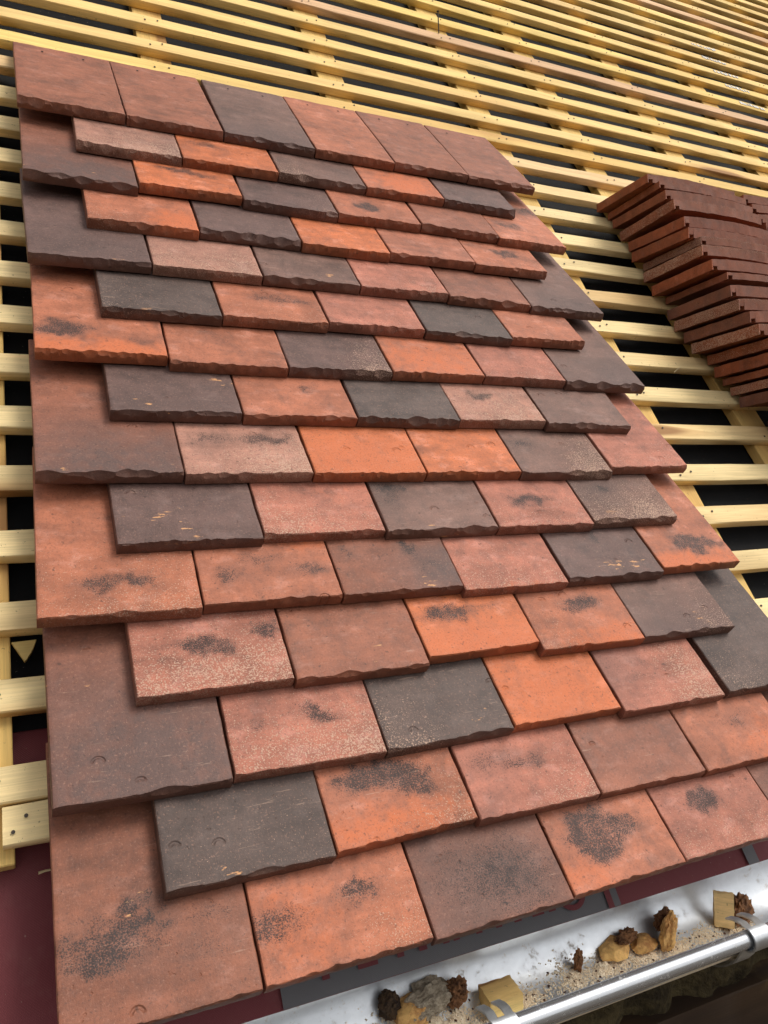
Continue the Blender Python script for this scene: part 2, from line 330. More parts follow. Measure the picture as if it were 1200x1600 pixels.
T[6] = [
 (TC,(.15,.2),dict(w=[(.5,.05,.8,.3,1.0)],d=[(.22,.55,.22,.18,1.0),(.85,.42,.25,.16,.6),(.05,.4,.12,.1,.5)]),'red brown tile with orange tail and black smudges'),
 (TC,(.1,.1),dict(d=[(.3,.85,.4,.15,.5)]),'terracotta tile with a grey upper edge'),
 (PL,(.1,.85),dict(),'dark grey tile with pale flecks on its right half'),
 (TC,(.1,.1),dict(w=[(.5,.4,.8,.7,.75)],d=[(.3,.75,.3,.14,.45),(.7,.6,.18,.15,.4)]),'orange tile with thin grey streaks'),
 (RO,(.55,.65),dict(d=[(.25,.4,.15,.12,.5),(.1,.9,.15,.15,.5)]),'rose speckled tile with a small grey smudge'),
 (MV,(.05,.05),dict(p=[(.8,.0,.7,.8,.9)]),'plum brown tile with a nearly black corner')]
T[7] = [
 (PL,(.05,.1),dict(s=[(.85,.75,.15,.12,.9),(.3,.12,.25,.1,.8)],p=[(.5,.0,.8,.4,.5)]),'dark mauve plum tile with ochre scrapes'),
 (TC,(.2,.3),dict(d=[(.62,.66,.14,.14,.75),(.1,.9,.2,.1,.4)]),'terracotta tile with one small black smudge'),
 (CH,(.05,.05),dict(s=[(.75,.15,.15,.1,.6)]),'charcoal slate tile with a wavy tail'),
 (BF,(.75,.85),dict(d=[(.38,.68,.17,.13,1.0)],w=[(.5,.3,.8,.6,.25)]),'buff pink speckled tile with a black oval smudge'),
 (MV,(.03,.03),dict(),'plain plum brown tile')]
T[8] = [
 (RB,(.05,.05),dict(p=[(.6,.0,.9,.9,1.0)],s=[(.7,.22,.12,.1,1.0),(.3,.1,.2,.08,.8)],d=[(.3,.45,.5,.3,.25)]),'large brown tile darkening to plum with ochre chips'),
 (BF,(.6,.95),dict(d=[(.3,.72,.35,.16,.65),(.8,.7,.2,.18,.7)]),'pink buff tile with black smudges along its top'),
 (OR,(.45,.5),dict(w=[(.4,.3,.9,.9,.8)]),'bright orange tile with a fine pale sanding'),
 (OR,(.08,.05),dict(d=[(.05,.45,.1,.2,.35)]),'smooth orange tile'),
 (MV,(.1,.95),dict(d=[(.2,.72,.2,.22,.7),(.85,.4,.2,.3,.4)]),'grey brown tile with pale flecks at its right'),
 (RO,(.55,.65),dict(),'rose tile with fine pale specks, at the right edge')]
T[9] = [
 (PL,(.03,.1),dict(s=[(.35,.42,.3,.14,.6),(.7,.14,.3,.08,.7),(.15,.3,.12,.1,.6)]),'dark plum tile with many ochre scratches'),
 (RO,(.8,.65),dict(w=[(.7,.8,.4,.3,.3)]),'rose tile with large white flecks'),
 (MV,(.03,.05),dict(d=[(.12,.6,.2,.35,.6),(.2,.9,.2,.1,.6),(.75,.5,.25,.2,.4)],s=[(.55,.12,.35,.08,.95)]),'mauve brown tile with grey patches and ochre scrapes'),
 (RO,(.6,.65),dict(d=[(.5,.55,.2,.14,1.0),(.15,.6,.2,.15,.4)]),'rose flecked tile with a black oval smudge'),
 (MV,(.75,.95),dict(p=[(.2,.8,.4,.4,.6)],d=[(.3,.72,.1,.14,.7)]),'grey mauve tile thickly flecked with white')]
T[10] = [
 (TC,(.65,.75),dict(d=[(.32,.40,.16,.16,.8),(.64,.48,.17,.15,.95)]),'terracotta tile with white flecks and two black smudges'),
 (TC,(.1,.1),dict(d=[(.42,.72,.22,.14,.6),(.85,.5,.18,.16,.6),(.2,.42,.16,.14,.6),(.6,.35,.4,.2,.25)],w=[(.85,.85,.2,.15,.7)]),'terracotta tile with wide grey black smudges'),
 (RB,(.03,.05),dict(p=[(.92,.35,.35,.5,1.0)],d=[(.12,.75,.12,.14,.7),(.65,.78,.12,.14,.7),(.78,.45,.25,.25,.5)],s=[(.75,.2,.12,.14,1.0)]),'brown tile with dark grey right side and ochre chips'),
 (RO,(.7,.65),dict(d=[(.1,.6,.15,.2,.5)],w=[(.5,.0,.8,.14,.5)]),'rose tile evenly flecked with white'),
 (PL,(.03,.05),dict(s=[(.6,.28,.5,.12,.9)],d=[(.5,.8,.12,.14,.7)]),'dark plum tile with an ochre line above its tail'),
 (TC,(.15,.1),dict(w=[(.4,.05,.9,.35,.9)],d=[(.5,.5,.2,.2,1.0),(.78,.45,.22,.16,.75)]),'orange terracotta tile with a big black smudge')]
T[11] = [
 (RO,(.85,.95),dict(d=[(.42,.62,.2,.16,.9),(.9,.78,.16,.16,.75),(.58,.5,.1,.1,.6)]),'pink tile thick with pale flecks and a black smudge'),
 (RB,(.05,.03),dict(s=[(.65,.2,.1,.08,.8)]),'smooth red brown tile with no markings'),
 (OR,(.3,.2),dict(d=[(.28,.6,.25,.2,.9),(.7,.75,.25,.12,.6)],w=[(.6,.15,.8,.4,.9)]),'orange tile with black smudges along its top'),
 (TC,(.6,.35),dict(w=[(.75,.05,.6,.35,.8)],d=[(.58,.72,.28,.16,.9)]),'pinkish flecked tile with orange tail and black smudge'),
 (MV,(.2,.75),dict(p=[(.6,.0,.9,.5,.9)],s=[(.7,.3,.1,.2,.9)]),'mauve brown tile with orange chips and pale flecks')]
T[12] = [
 (RB,(.02,.02),dict(p=[(.6,.2,1.0,1.3,1.0)],s=[(.45,.08,.15,.05,.7),(.2,1.35,.2,.08,.8)],d=[(.4,.3,.6,.3,.2)]),'large smooth tile fading from brown to grey plum'),
 (RO,(.75,.85),dict(d=[(.6,.62,.17,.14,.85),(.22,.55,.1,.12,.6)]),'rose tile with white flecks and two black smudges'),
 (CH,(.7,.25),dict(s=[(.8,.2,.1,.12,.9),(.12,.15,.15,.08,.7)]),'dark grey tile sprinkled with pale flecks'),
 (OR,(.35,.4),dict(w=[(.5,.4,.9,.9,.7)]),'bright orange tile without smudges'),
 (RO,(.5,1.0),dict(p=[(.05,.8,.3,.4,.5)]),'rose mauve tile with heavy white flecks at its right'),
 (CH,(.65,.45),dict(),'dark grey flecked tile at the right edge')]
T[13] = [
 (CH,(.4,.5),dict(s=[(.2,.12,.2,.1,.9)]),'charcoal tile with an ochre chipped corner'),
 (TC,(.2,.75),dict(w=[(.35,.1,.6,.35,.8)],d=[(.32,.72,.22,.22,1.0),(.62,.72,.16,.16,.7),(.68,.45,.18,.1,.6)]),'orange brown tile with a large black smudge'),
 (RO,(.4,.75),dict(d=[(.55,.62,.3,.16,.65),(.1,.75,.2,.2,.5)]),'rose brown tile with flecked right side and grey smudges'),
 (RB,(.03,.03),dict(p=[(.5,.6,.7,.6,.2)],s=[(.4,.05,.2,.05,.5)]),'plain mauve brown tile'),
 (TC,(.25,.4),dict(w=[(.9,.2,.4,.5,.7)],d=[(.55,.65,.3,.25,.6),(.1,.3,.12,.3,.4)]),'terracotta tile with a grey smudge and orange side')]
T[14] = [
 ((.235,.085,.048),(.02,.02),dict(d=[(.36,1.0,.34,.08,.7),(.24,.62,.28,.18,.85),(.34,.82,.30,.07,.65),(.75,.45,.22,.12,.5),(.85,.75,.2,.14,.55),(.2,.25,.22,.07,.5)],s=[(.3,1.0,.2,.08,.8),(.06,1.2,.06,.6,.8)]),'brown tile with broad grey bands'),
 (TC,(.1,.7),dict(w=[(.2,.45,.3,.5,.7)],d=[(.62,.66,.14,.17,.8),(.05,.5,.2,.25,.6),(.3,.5,.3,.3,.3)]),'orange terracotta tile with a black smudge and flecks'),
 ((.20,.080,.052),(.05,.05),dict(d=[(.4,.5,.7,.7,.58),(.8,.3,.3,.4,.25)],p=[(.3,.3,.4,.4,.3)]),'dark purple brown mottled tile'),
 (TC,(.15,.15),dict(w=[(.1,.15,.3,.3,.7)],d=[(.38,.62,.2,.3,1.0),(.38,.5,.3,.4,.4),(.72,.62,.25,.18,.5)]),'terracotta tile with a very large black smudge'),
 (RO,(.6,.7),dict(d=[(.4,.62,.15,.2,1.0),(.85,.55,.2,.15,.5)]),'rose flecked tile with a round black smudge'),
 (RB,(.05,.05),dict(d=[(.3,.6,.4,.4,.6)],p=[(.4,.5,.6,.6,.4)]),'brown tile with a dark mottled face')]

TT = 0.100           # tile thickness
TL = 1.606           # tile length
TILT = math.asin(0.114 / G)
NX = 64
def blob(x, y, b):
    dx, dy = (x - b[0]) / (b[2] * 1.2), (y - b[1]) / (b[3] * 1.2)
    r = dx * dx + dy * dy
    return b[4] * math.exp(-r * 1.1) if r < 5 else 0.0

def tile_mesh(name, w, rng, spec, holes=False, calm=0.0):
    base, fl, mk, _ = spec
    sd = rng.random() * 500
    # chips along the tail: overlapping scallops
    chips = []; x = -0.03
    rough = 0.7 if base in (PL, CH, MV, RB) else 1.0
    while x < w + 0.03:
        hw = (0.030 * 4.2 ** rng.random() if rough < 1 else 0.018 * 4.0 ** rng.random()) * (1 + 0.25 * calm)
        dep = min(0.048, hw * rng.uniform(0.12, 0.46)) * (1 - 0.5 * calm)
        chips.append((x + hw * 0.8, hw, dep, rng.uniform(0.25, 0.75), rng.uniform(-0.5, 0.5)))
        x += hw * rng.uniform(0.9, 1.5)
        if rng.random() < 0.08 + 0.42 * calm: x += rng.uniform(0.03, 0.12 + 0.15 * calm)
    def chip(px):
        c, dh = 0.004, 0.10
        for cx, hw, dep, d, sk in chips:
            e_ = (px - cx) / hw
            if abs(e_) < 1:
                e_ += sk * (1 - e_ * e_) * 0.6
                q = 1 - abs(e_) ** 1.5
                if dep * q > c: c = dep * q; dh = max(0.12, d * q ** 0.5)
        return c + 0.005 * abs(nz(px * 24, sd)) + 0.004 * abs(nz(px * 62, sd + 8)), min(max(dh + 0.10 * nz(px * 30, sd + 6), 0.06), 0.8)
    me = bpy.data.meshes.new(name)
    verts, faces, marks, tones = [], [], [], []
    xs = [0.0, 0.006, 0.016] + [0.016 + (w - 0.032) * i / (NX - 5) for i in range(1, NX - 5)] + [w - 0.016, w - 0.006, w]
    side_drop = lambda px: 0.010 if (px < 1e-6 or px > w - 1e-6) else (0.0025 if (px < 0.0061 or px > w - 0.0061) else 0.0)
    tail_ys = [0.0, 0.010, 0.026, 0.05]
    body = [0.085 + (TL - 0.085) * j / 39 for j in range(40)]
    lean = rng.uniform(-0.006, 0.006)
    cam_ = rng.uniform(0.002, 0.010)
    def mark_at(px, py, raw_shade=0.0):
        X = px / w; Y = py / (G * 1.02)
        wx = X + 0.10 * nz(px * 6, py * 9, sd) + 0.05 * nz(px * 20, py * 26, sd); wy = Y + 0.14 * nz(px * 5 + 9, py * 8, sd) + 0.09 * nz(px * 18 + 9, py * 26, sd)
        d = min(0.96, 1.25 * sum(blob(wx, wy, b) for b in mk.get('d', []))); o = max([blob(wx, wy, b) for b in mk.get('w', [])] + [0])
        s = max([blob(wx, wy, b) for b in mk.get('s', [])] + [0]); p = max([blob(wx, wy, b) for b in mk.get('p', [])] + [0])
        f = fl[0] + (fl[1] - fl[0]) * min(1, max(0, (wx - 0.25) / 0.5))
        f *= 0.55 + 0.6 * max(0, 1 - Y * 0.8) if Y < 1.2 else 0.5
        s = max(s, 0.16 if base in (PL, MV, CH, RB) and Y < 0.25 else 0)
        marks.append((d, min(1, f), min(1, o), s)); tones.append((min(1, p), raw_shade, 0, 1))
    def edge(px, py):   # slightly ragged long sides
        return 0.004 * nz(py * 9, sd + (3 if px < w / 2 else 7)) if px < 1e-6 or px > w - 1e-6 else 0.0
    rows = []
    # fractured front, bottom to top
    for j, (fz, raw_shade) in enumerate(((0.0, 1), (0.45, 1), (0.75, .9), (0.93, .6))):
        r = []
        for px in xs:
            c, dh = chip(px); zl = TT * (1 - dh)
            if fz == 0.0: y, z = 0.004 + 0.004 * nz(px * 20, sd + 2), 0.0
            elif j == 1: y, z = 0.003 * nz(px * 40, sd + 4), max(zl * 0.6, 0.012)
            elif j == 2: y, z = c * 0.10 + 0.003 * nz(px * 50, sd + 5), max(zl, 0.02)
            else: y, z = c * 0.62, zl + (TT - zl) * 0.42 + 0.002 * nz(px * 60, sd + 7)
            y += lean * (px / w - 0.5)
            r.append(len(verts)); verts.append((px + edge(px, y), y, z)); mark_at(px, 0.01, raw_shade)
        rows.append(r)
    for yy in tail_ys + body:
        r = []
        for px in xs:
            c, dh = chip(px)
            k = math.exp(-yy / 0.05)
            y = yy + (c + lean * (px / w - 0.5)) * k
            z = TT + 0.0035 * nz(px * 5, yy * 5, sd) + 0.0016 * nz(px * 22, yy * 22, sd)
            if yy < 0.03: z += (0.004 * c / 0.03) - (0.0015 if yy == 0 else 0)
            z -= side_drop(px) * (1 + 0.8 * nz(yy * 14, sd + px))
            z += cam_ * (1 - ((yy - TL / 2) / (TL / 2)) ** 2) * 0.5
            r.append(len(verts)); verts.append((px + edge(px, yy), y, z)); mark_at(px, yy, 0.9 if side_drop(px) > .005 else (0.25 if yy == 0 else 0.0))  # long edges coloured dark to stand in for the joint shadow
        rows.append(r)
    for r in ((0.0),):   # head edge down to the bottom
        rr = []
        for px in xs: rr.append(len(verts)); verts.append((px, TL, 0.0)); mark_at(px, TL)
        rows.append(rr)
    for a, b in zip(rows, rows[1:]):
        for i in range(NX - 1): faces.append((a[i], a[i+1], b[i+1], b[i]))
    faces.append(tuple(reversed(rows[0])) + tuple(rows[-1]))                      # underside
    faces.append(tuple(r[0] for r in rows)); faces.append(tuple(r[-1] for r in reversed(rows)))   # long sides
    nb = len(faces)
    if holes:
        for hx in (0.29, 0.71):
            st = len(verts)
            for i in range(10):
                a = 2 * math.pi * i / 10
                verts.append((w * hx + 0.013 * math.cos(a), TL - 0.16 + 0.016 * math.sin(a), TT + 0.006)); marks.append((0, 0, 0, 0)); tones.append((0, 0, 0, 0))
            faces.append(tuple(range(st, st + 10)))
    me.from_pydata([(x * S, y * S, z * S) for x, y, z in verts], [], faces)
    a1 = me.attributes.new('mark', 'FLOAT_COLOR', 'POINT'); a2 = me.attributes.new('tone', 'FLOAT_COLOR', 'POINT')
    a1.data.foreach_set('color', [c for q in marks for c in q]); a2.data.foreach_set('color', [c for q in tones for c in q])
    me.materials.append(CLAY); me.materials.append(HOLE)
    for i, p in enumerate(me.polygons):
        p.use_smooth = True
        if i >= nb: p.material_index = 1
    me.update(); me.set_sharp_from_angle(angle=rad(22))
    return me

ORD = ['first','second','third','fourth','fifth','sixth','seventh','eighth','ninth','tenth','eleventh','twelfth','thirteenth','fourteenth','fifteenth','sixteenth','seventeenth','eighteenth','nineteenth','twentieth','twenty first','twenty second']
for r in range(15):
    pts = [on_roof(*p) for p in PIX[r]]
    n = len(pts) - 1
    for i in range(n):
        rng = random.Random(r * 31 + i * 7 + 5)
        L, Rr = pts[i], pts[i + 1]
        w = max(0.95, min(1.035, (Rr.x - L.x) - 0.015))
        v = -r * G + 0.6 * ((L.y + Rr.y) / 2 + r * G) + rng.uniform(-0.022, 0.022)
        v = max(-r * G - 0.06, min(-r * G + 0.06, v))
        spec = T[r][i]
        me = tile_mesh('clay_tile', w, rng, spec, holes=(r == 0), calm=max(0, min(1, (r - 6) / 6)))
        o = bpy.data.objects.new('clay_tile', me); C.objects.link(o)
        xa = (L.x + Rr.x) / 2 - w / 2
        rz = rng.uniform(-0.006, 0.006) + max(-0.012, min(0.012, 0.35 * (Rr.y - L.y)))
        o.matrix_world = ROOF @ Matrix.Translation((xa * S, v * S, rng.uniform(0.002, 0.012) * S)) @ Matrix.Rotation(rz, 4, 'Z') @ Matrix.Rotation(-TILT, 4, 'X') @ Matrix.Rotation(rng.uniform(-0.005, 0.005), 4, 'Y')
        j = [1 + rng.uniform(-0.07, 0.07)] * 3
        o.color = (spec[0][0] * j[0], spec[0][1] * j[1], spec[0][2] * j[2], 1)
        where = (ORD[i] + ' from left') + ', ' + (ORD[r] + ' course down' if r else 'top course')
        if r == 14: where = ORD[i] + ' from left, bottom course'
        tag(o, spec[3].replace(', at the right edge', '').replace(' at the right edge', '') + ', ' + where, 'roof tile', 'clay tiles laid in courses')

# ------------------------------------------------------------------ tiles stacked on edge at the right
def stack_mesh(rng, speck, dark, room):
    w, L, nxs, nys = 1.0, TL, 60, 16
    b_t = max(0.080, min(0.132, room - 0.038)); slot = 0.046
    verts, faces, marks, tones = [], [], [], []
    sd = rng.random() * 300; camber = rng.uniform(0.028, 0.038)
    xs = [0, 0.003, 0.016, 0.0162, 0.088, 0.0882] + [0.0882 + (L - 0.0882) * i / (nxs - 7) for i in range(1, nxs - 6)]
    ys = [w * j / (nys - 1) for j in range(nys)]
    def curve(x): return camber * (1 - ((x - L / 2) / (L / 2)) ** 2)
    def add(x, y, z, f, raw_shade):
        rg = 0.004 * nz(y * 15, z * 30, sd + x)
        verts.append(((x + (rg if x < 0.01 else 0)) * S, (y + (0.008 * nz(x * 9, z * 30, sd) + 0.006 * nz(x * 30, z * 60, sd)) * (1 if y > .98 or y < .02 else 0)) * S, (z + curve(x) + 0.005 * nz(x * 6, y * 6, sd) + 0.004 * nz(x * 25, y * 25 + z * 9, sd)) * S))
        side = 1 if (y > .98 and x > .01) else 0
        marks.append((max(dark * 0.4, 0.40 * side), f, 0, 0)); tones.append((dark * (1 - side), max(raw_shade * .6, side), 0, 1))
    top, bot = [], []
    for x in xs:
        t = b_t; zb = slot if 0.0161 < x < 0.0881 else 0.0
        tr = []; br = []
        for y in ys:
            tr.append(len(verts)); add(x, y, t, min(1, speck * 1.3), 0 if x <= .05 else .6)
        for y in ys:
            br.append(len(verts)); add(x, y, zb * (1 if y > 0.9 else 0), min(1, speck * 1.3) * (x < 0.01), 0.9 if x > 0.01 else 0.2)
        top.append(tr); bot.append(br)
    # the short step across the far end of the camber nib
    for i in range(len(xs) - 1):
        for j in range(nys - 1):
            faces.append((top[i][j], top[i+1][j], top[i+1][j+1], top[i][j+1]))
            faces.append((bot[i][j], bot[i][j+1], bot[i+1][j+1], bot[i+1][j]))
        faces.append((bot[i][0], bot[i+1][0], top[i+1][0], top[i][0])); faces.append((top[i][-1], top[i+1][-1], bot[i+1][-1], bot[i][-1]))
    for j in range(nys - 1):
        faces.append((bot[0][j], top[0][j], top[0][j+1], bot[0][j+1])); faces.append((top[-1][j], bot[-1][j], bot[-1][j+1], top[-1][j+1]))
    me = bpy.data.meshes.new('clay_tile'); me.from_pydata(verts, [], faces)
    a1 = me.attributes.new('mark', 'FLOAT_COLOR', 'POINT'); a2 = me.attributes.new('tone', 'FLOAT_COLOR', 'POINT')
    a1.data.foreach_set('color', [c for q in marks for c in q]); a2.data.foreach_set('color', [c for q in tones for c in q])
    me.materials.append(CLAY)
    for p in me.polygons: p.use_smooth = True
    me.update(); me.set_sharp_from_angle(angle=rad(30))
    bv = None
    return me
def stack_tile(a, v, tilt, rng, speck, dark, col, label, group, z=-0.335, room=0.15):
    me = stack_mesh(rng, speck, dark, room)
    o = bpy.data.objects.new('clay_tile', me); C.objects.link(o)
    ct, st = math.cos(tilt), math.sin(tilt)
    # local x along the eaves, local y out from the roof, local z (thickness) up the slope
    R = Matrix(((1, 0, 0, 0), (0, -st, ct, 0), (0, ct, st, 0), (0, 0, 0, 1)))
    o.matrix_world = ROOF @ Matrix.Translation((a * S, v * S, z * S)) @ R @ Matrix.Rotation(rng.uniform(-0.006, 0.006), 4, 'Y')
    o.color = (*col, 1); tag(o, label, 'roof tile', group)
SB = (.32, .090, .036)
stk = [(7.50,.44,30.5,.1,0,'plain'),(7.63,.29,28,.45,.1,'lightly speckled'),(7.63,.11,29.8,.2,.15,'plain'),(7.62,-.17,27,.6,.2,'speckled'),
 (7.66,-.38,32,.0,0,'smooth'),(7.60,-.60,32,.0,0,'smooth'),(7.72,-.76,29.7,.95,.55,'dark and thickly speckled'),(7.60,-1.0,29,.85,.1,'thickly speckled'),
 (7.60,-1.26,29.1,.1,0,'smooth'),(7.76,-1.40,29,.25,.35,'dull brown'),(7.62,-1.71,29.1,.1,.6,'dark'),(7.62,-1.91,30.5,.95,.3,'white speckled'),
 (7.67,-2.11,30.5,.05,.55,'dark'),(7.68,-2.30,30.8,.8,.1,'speckled'),(7.85,-2.48,30,.6,.05,'speckled'),(7.84,-2.69,30,.05,0,'smooth'),
 (7.90,-2.82,30,.05,.1,'recessed'),(7.93,-2.98,30,.85,.2,'speckled'),(7.96,-3.17,30,.1,.6,'dark')]
for i, (a, v, t, spk, dk, ad) in enumerate(stk):
    rng = random.Random(900 + i)
    stack_tile(a, v, rad(t), rng, spk, dk, SB if ad != 'smooth' else (.33, .088, .036), '%s red brown tile, %s from the top of the leaning stack' % (ad, ORD[i]), 'tiles stacked on the battens', room=(stk[i - 1][1] - v) * .866 if i else .15)
for i, (a, v, ad) in enumerate([(8.22,-3.52,'pinkish'),(8.18,-3.68,'plain')]):
    stack_tile(a, v, rad(30), random.Random(950 + i), .3, 0, (.33, .125, .09), '%s red brown tile, %s of two at the right frame edge below the stack' % (ad, ('upper','lower')[i]), 'tiles stacked on the battens')
for i, (v, ad) in enumerate([(.40,'uppermost'),(.20,'second'),(-.02,'third'),(-.20,'fourth')]):
    stack_tile(9.26 + .03 * (i % 2), v, rad(30), random.Random(970 + i), .2, .1, SB, 'dark red brown tile, %s in the second stack behind the leaning stack' % ad, 'tiles stacked on the battens')

# ------------------------------------------------------------------ battens
BZ = -0.35; BT = 0.108; BW = 0.222        # top of battens, thickness, width
CBZ = BZ - BT - 0.002; CBT = 0.125
CB = [(-0.60,-0.185),(1.40,1.77),(3.82,4.21),(6.25,6.65),(8.00,8.42),(10.26,10.68),(12.55,12.99),(14.82,15.24),(17.05,17.47),(19.3,19.72)]
arr0 = [22.1,21.1,20.1,19.12,18.1,17.12,16.1,15.12,14.13,13.15,12.15,11.22,10.2,9.08,8.05,7.06,6.05,5.08,4.05,3.16,2.22,1.2,.22,-.75,-1.68,-2.68,-3.67,-4.63,-5.63,-6.63,-7.66,-8.66,-9.66,-10.65,-11.64,-12.065]
arr = [v + 0.286 * (0.04 + 0.21 * (v + 10.63) / 14.66) for v in arr0]
def batten_mesh(a0, a1, bw, bt, rng, nails, along='x', step=0.25):
    bm = bmesh.new(); n = max(2, int((a1 - a0) / step)); sd = rng.random() * 400
    prof = [(0, 0.012), (0.012, 0), (bw - 0.012, 0), (bw, 0.012), (bw, bt - 0.010), (bw - 0.010, bt), (0.010, bt), (0, bt - 0.010)]
    rings = []
    for i in range(n + 1):
        x = a0 + (a1 - a0) * i / n; ring = []
        for q, (y, z) in enumerate(prof):
            wane = 0.010 * max(0, nz(x * 0.9, sd + 9)) if q in (0, 4, 5, 7) else 0
            dy = 0.016 * nz(x * 0.17, sd) + 0.004 * nz(x * 2.1, q * 3.1 + sd); dz = 0.006 * nz(x * 0.3, sd + 5) + 0.003 * nz(x * 2.3, q * 2.7 + sd)
            p = (x, y + dy + (wane if q in (0, 7) else -wane), z + dz - (wane if z > bt / 2 else 0))
            ring.append(bm.verts.new((p[0] * S, p[1] * S, p[2] * S)))
        rings.append(ring)
    for a, b in zip(rings, rings[1:]):
        for q in range(8): bm.faces.new((a[q], b[q], b[(q+1) % 8], a[(q+1) % 8]))
    bm.faces.new(list(reversed(rings[0]))); bm.faces.new(rings[-1])
    bmesh.ops.recalc_face_normals(bm, faces=bm.faces[:])
    for (x, y) in nails:
        bm_disc(bm, (x * S, y * S, (bt + 0.008) * S), 0.0019, 0.0005, 8, 1)
    return bm
pine = (0.86, 0.60, 0.235)
k_left = 0
pale = []
for i, v in enumerate(arr):
    rng = random.Random(300 + i)
    nails = []
    for (c0, c1) in CB:
        cx = (c0 + c1) / 2
        nails += [(cx + rng.uniform(-.12, -.04), BW * rng.uniform(.25, .45)), (cx + rng.uniform(.04, .14), BW * rng.uniform(.5, .75))]
    last = i == len(arr) - 1
    a0 = -0.245 if last else -4.0
    nails = [q for q in nails if q[0] > a0 + 0.05]
    if last: nails += [(-0.12, 0.15), (-0.19, 0.07)]
    bm = batten_mesh(a0, 21.5, BW if not last else 0.225, BT, rng, nails)
    o = from_bm('timber_batten', bm, [BATTEN, NAIL], ROOF @ Matrix.Translation((0, v * G * S, (BZ - BT) * S)) @ Matrix.Rotation(rng.uniform(-.0012, .0012), 4, 'Z'), 40)
    pinkish = arr0[i] in (8.05, 16.1)
    tone = rng.uniform(0.88, 1.05)
    c = (0.70, 0.44, 0.24) if pinkish else (pine[0] * tone, pine[1] * tone * rng.uniform(.96, 1.02), (pine[2] + (.05 if arr0[i] < 3 else -.02)) * tone * rng.uniform(.85, 1.1))
    if arr0[i] < 1.5: c = (.93 * tone, .72 * tone, .37 * tone)
    o.color = (*c, 1)
    up_n = sum(1 for q in arr0 if 2.1 < q < arr0[i] + .01)      # count above the tile panel
    dn_n = sum(1 for q in arr0 if arr0[i] - .01 < q < 2.1)
    if arr0[i] > 2.1:
        lab = ('pinkish weathered' if pinkish else 'pale yellow') + ' pine batten above the tiles, ' + ORD[up_n - 1] + ' up from their top edge'
    elif last: lab = 'lowest pale yellow batten, its sawn end showing at lower left under the tiles'
    else: lab = 'pale yellow batten running under the tiles, ' + ORD[dn_n - 1] + ' down at their left edge'
    tag(o, lab, 'batten', 'roofing battens nailed across the roof')
    if arr0[i] in (12.15, 11.22, 10.2, 9.08, 13.15):             # pale paper grade stamp still stuck on the face
        bm = bmesh.new(); x = 13.6
        while x < 14.3:
            d = rng.uniform(.03, .08); y0 = rng.uniform(.05, .10)
            bm_box(bm, x * S, (x + d) * S, y0 * S, (y0 + rng.uniform(.06, .10)) * S, (BT + .004) * S, (BT + .010) * S); x += d + rng.uniform(.01, .05)
        from_bm('grade_stamp', bm, simple('grey_stamp', (.86, .85, .82), .8, 0, .5, 200, 0), o.matrix_world.copy(), None, o)
for i, (c0, c1) in enumerate(CB):
    rng = random.Random(700 + i)
    v0 = -12.21 * G if i == 0 else -12.35 * G
    bm = bmesh.new(); bm_box(bm, c0 * S, c1 * S, v0 * S, 24 * G * S, 0, CBT * S)
    bmesh.ops.bevel(bm, geom=bm.edges[:], offset=0.0012, segments=1, affect='EDGES')
    o = from_bm('counter_batten', bm, BATTEN_V, ROOF @ Matrix.Translation((0, 0, (CBZ - CBT) * S)))
    o.color = (.78, .52, .17, 1)  # pine colour deepened to amber for light bounced between the battens
    tag(o, ['yellow upright counter batten at the left edge of the tiles, its foot showing', 'yellow counter batten in the gaps above the top left tiles'][i] if i < 2 else 'yellow counter batten running up the slope under the battens, ' + ORD[i] + ' from the left', 'counter batten', 'counter battens running up the roof')

# ------------------------------------------------------------------ membranes under the battens
MZ = CBZ - CBT - 0.006
def sag(a, v):
    for (p, q), (r_, s_) in zip(CB, CB[1:]):
        if q < a < r_:
            t = (a - q) / (r_ - q); return -0.10 * 4 * t * (1 - t) * (0.8 + 0.5 * nz(a * .9, v * .6)) + 0.012 * nz(a * 3, v * 3)
    return -0.003
def sheet(name, a0, a1, v0, v1, z, mat, na, nv, sagk=1.0, th=0.004, fringe=0.0):
    bm = bmesh.new(); g = []
    for i in range(na + 1):
        a = a0 + (a1 - a0) * i / na
        g.append([bm.verts.new((a * S, (v0 + (v1 - v0) * j / nv + ((fringe * nz(a * 2, 3) - 26 * fringe * max(0, min(1, (a - 1) / 5))) if (j == 0 and fringe) else 0)) * S, (z + sagk * sag(a, v0 + (v1 - v0) * j / nv)) * S)) for j in range(nv + 1)])
    for i in range(na):
        for j in range(nv): bm.faces.new((g[i][j], g[i+1][j], g[i+1][j+1], g[i][j+1]))
    res = bmesh.ops.extrude_face_region(bm, geom=bm.faces[:])
    for q in res['geom']:
        if isinstance(q, bmesh.types.BMVert): q.co.z -= th * S
    bmesh.ops.recalc_face_normals(bm, faces=bm.faces[:])
    return from_bm(name, bm, mat, ROOF, 40)
o = sheet('underlay_membrane', -4.0, 21.5, -10.72 * G, 24 * G, MZ, BLACK, 220, 60, 0.36, 0.004, 0.03)
tag(o, 'black woven underlay felt sagging between the battens', 'membrane')
o = sheet('eaves_membrane', -4.0, 21.5, -14.185 * G, -9.0 * G, MZ - 0.024, MAROON, 220, 24, 0.35, 0.004)
tag(o, 'maroon underlay with a grey printed band at the eaves above the gutter', 'membrane')
eaves = o
